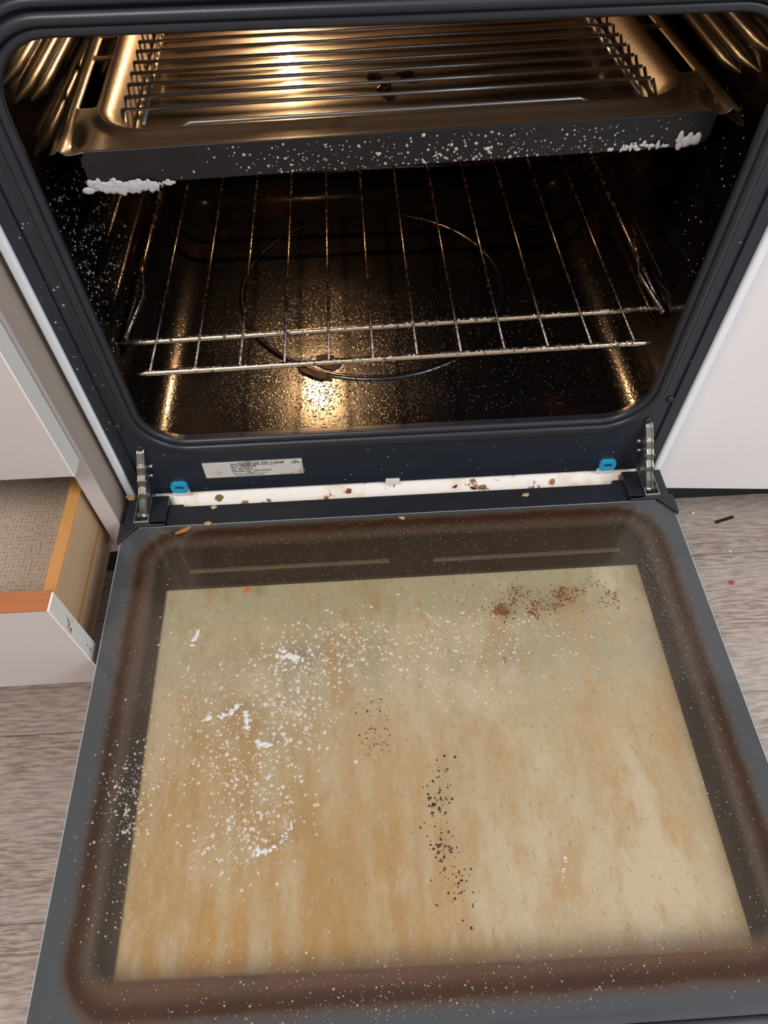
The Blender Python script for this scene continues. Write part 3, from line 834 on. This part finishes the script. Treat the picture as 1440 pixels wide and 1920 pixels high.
def sillz(y): return -.0053 + y * 1.08 + .0008
def sc(name, x, y, ext, m, label, rz=0): return crumb(name, (x, y * 1.3 - .0015, sillz(y * 1.3 - .001)), ext, m, label, rz, tilt=.85)
sc('food_crumb', -.180, -.0005, (.0042, .0034, .0016), M['crumb_olive'], 'olive green crumb at the left end of the white sill', .4)
sc('food_crumb', -.182, -.0080, (.0052, .0034, .0018), M['crumb_red'], 'dark red crumb at the lower left of the white sill', .1)
sc('food_crumb', -.155, -.0040, (.0042, .0026, .0016), M['crumb_orange'], 'bright orange crumb on the left part of the white sill', .3)
sc('food_crumb', -.159, -.0078, (.0036, .0019, .0016), M['crumb_orange'], 'flat orange brown flake just below the bright orange crumb', -.2)
sc('food_crumb', -.049, -.0006, (.0036, .0026, .0014), M['crumb_red'], 'brown splintered crumb left of centre on the sill edge', .6)
sc('food_crumb', -.072, -.0035, (.0026, .0020, .0012), M['crumb_orange'], 'small orange bit between the sill centre and its left end', .2)
sc('food_crumb', .060, -.0012, (.0028, .0012, .0011), M['burnt'], 'black curved fleck right of the sill centre', .5)
sc('food_crumb', .078, -.0025, (.0030, .0012, .0011), M['burnt'], 'black fleck beside the yellow stain on the sill', -.4)
sc('food_crumb', .088, -.0022, (.0042, .0022, .0010), M['crumb_olive'], 'yellow olive crumb on the right half of the sill', .2)
sc('food_crumb', .160, -.0015, (.0034, .0028, .0012), M['crumb_orange'], 'cluster of orange brown bits near the right end of the sill', .5)
sc('food_crumb', .157, -.0062, (.0032, .0018, .0012), M['crumb_red'], 'dark reddish bit below the orange cluster at the right end', .0)
crumb('food_crumb', (-.1835, -.0175, -.0008), (.0028, .0022, .0010), M['crumb'], 'pale tan scrap lying just under the dark red crumb')
crumb('food_crumb', (.128, -.0230, -.0008), (.0036, .0020, .0010), M['crumb'], 'beige crumb alone on the black trim right of centre', .3)
crumb('food_crumb', (-.2660, -.0040, .0046), (.0050, .0034, .0026), M['crumb'], 'tan crumb at the top of the left hinge bracket')
crumb('food_crumb', (-.2105, -.0450, .0008), (.0095, .0024, .0009), M['crumb_orange'], 'long peeling tan flake at the upper left corner of the door glass', .5)
crumb('food_crumb', (-.1870, -.0385, .0008), (.0034, .0020, .0012), M['crumb'], 'pale flake on the edge of the glass near the left bracket')
crumb('food_crumb', (.0020, -.0440, .0008), (.0026, .0018, .0010), M['crumb'], 'pinkish crumb at the middle of the hinge edge of the glass')
crumb('food_crumb', (-.1437, -.1155, .0006), (.0044, .0034, .0007), M['crumb_orange'], 'spiky orange brown spot on the upper left of the window', .3)
crumb('food_crumb', (.0790, -.1975, .0006), (.0014, .0032, .0007), M['crumb_orange'], 'short brown drip mark right of the glass centre')
crumb('food_crumb', (-.0010, .1340, ZT - .017), (.006, .0045, .003), M['burnt'], 'charred crumb in the middle of the grill pan', .4)
crumb('food_crumb', (-.0080, .1550, ZT - .018), (.006, .002, .0016), M['burnt'], 'black flake behind the charred crumb in the grill pan', .1)
crumb('food_crumb', (.0170, .1560, ZT - .0175), (.007, .003, .002), M['burnt'], 'black scrap right of the flake in the grill pan', .2)
crumb('food_crumb', (-.062, .105, CZ0 + .001), (.014, .008, .004), M['burnt'], 'large burnt lump on the oven floor under the shelf', -.5)
crumb('food_crumb', (-.075, .088, CZ0 + .001), (.020, .005, .0025), M['burnt'], 'long burnt smear on the oven floor beside the burnt lump', -.5)
o = obj('floor_scrap', box(B(), -.0140, .0140, -.0022, .0022, 0, .0014), M['burnt'], bevel=.0004); o.location = (.4373, .0658, FZ); o.rotation_euler = (0, 0, .27)
tag(o, 'dark flat splinter on the grey floorboards right of the oven', 'splinter')
crumb('floor_crumb', (.3990, .0790, FZ + .0015), (.0026, .0022, .0015), M['foam'], 'white crumb on the floor left of the dark splinter')
crumb('floor_crumb', (.4915, .1082, FZ + .0013), (.0020, .0018, .0013), M['foam'], 'white crumb on the floor close to the right cabinet')
crumb('floor_crumb', (.4142, -.0281, FZ + .0012), (.0034, .0028, .0011), simple('pink_crumb', (.45, .06, .08), .5), 'small pink red crumb on the right floorboard')
crumb('floor_crumb', (.4270, .0170, FZ + .0012), (.0020, .0018, .0012), M['foam'], 'pale grey crumb on the seam of the right floorboards')
b = B(); it = []
for i in range(3800):
    u = R.random()
    if u < .45: x, y = R.gauss(-.05, .07), R.gauss(.10, .05)
    elif u < .7: x, y = R.gauss(-.15, .05), R.gauss(.15, .06)
    elif u < .85: x, y = R.uniform(.0, .2), R.uniform(.03, .2)
    else: x, y = R.uniform(-.2, .2), R.uniform(.012, .3)
    if abs(x) < .203 and .012 < y < .33: it.append(((x, y, CZ0 + .0001), UP, R.uniform(.0003, .0010), 1))
for i in range(420):
    a = R.uniform(.15, 1.3); s_ = 1 if R.random() < .7 else -1
    it.append(((s_ * (.206 + .034 * math.sin(a)), R.uniform(.02, .25), CZ0 + .034 - .0339 * math.cos(a)), (-s_ * math.sin(a), 0, math.cos(a)), R.uniform(.0003, .0009), 1))
wet = NT('wet_grease_droplet'); M['wet'] = wet.done(wet.pbsdf((.01, .004, .003), .12, 0, .9))
domes(b, it, .8, 6); tag(obj('grease_droplet', b, M['wet'], smooth=True), 'glittering wet grease droplets covering the oven floor', 'grease droplets', kind='stuff')
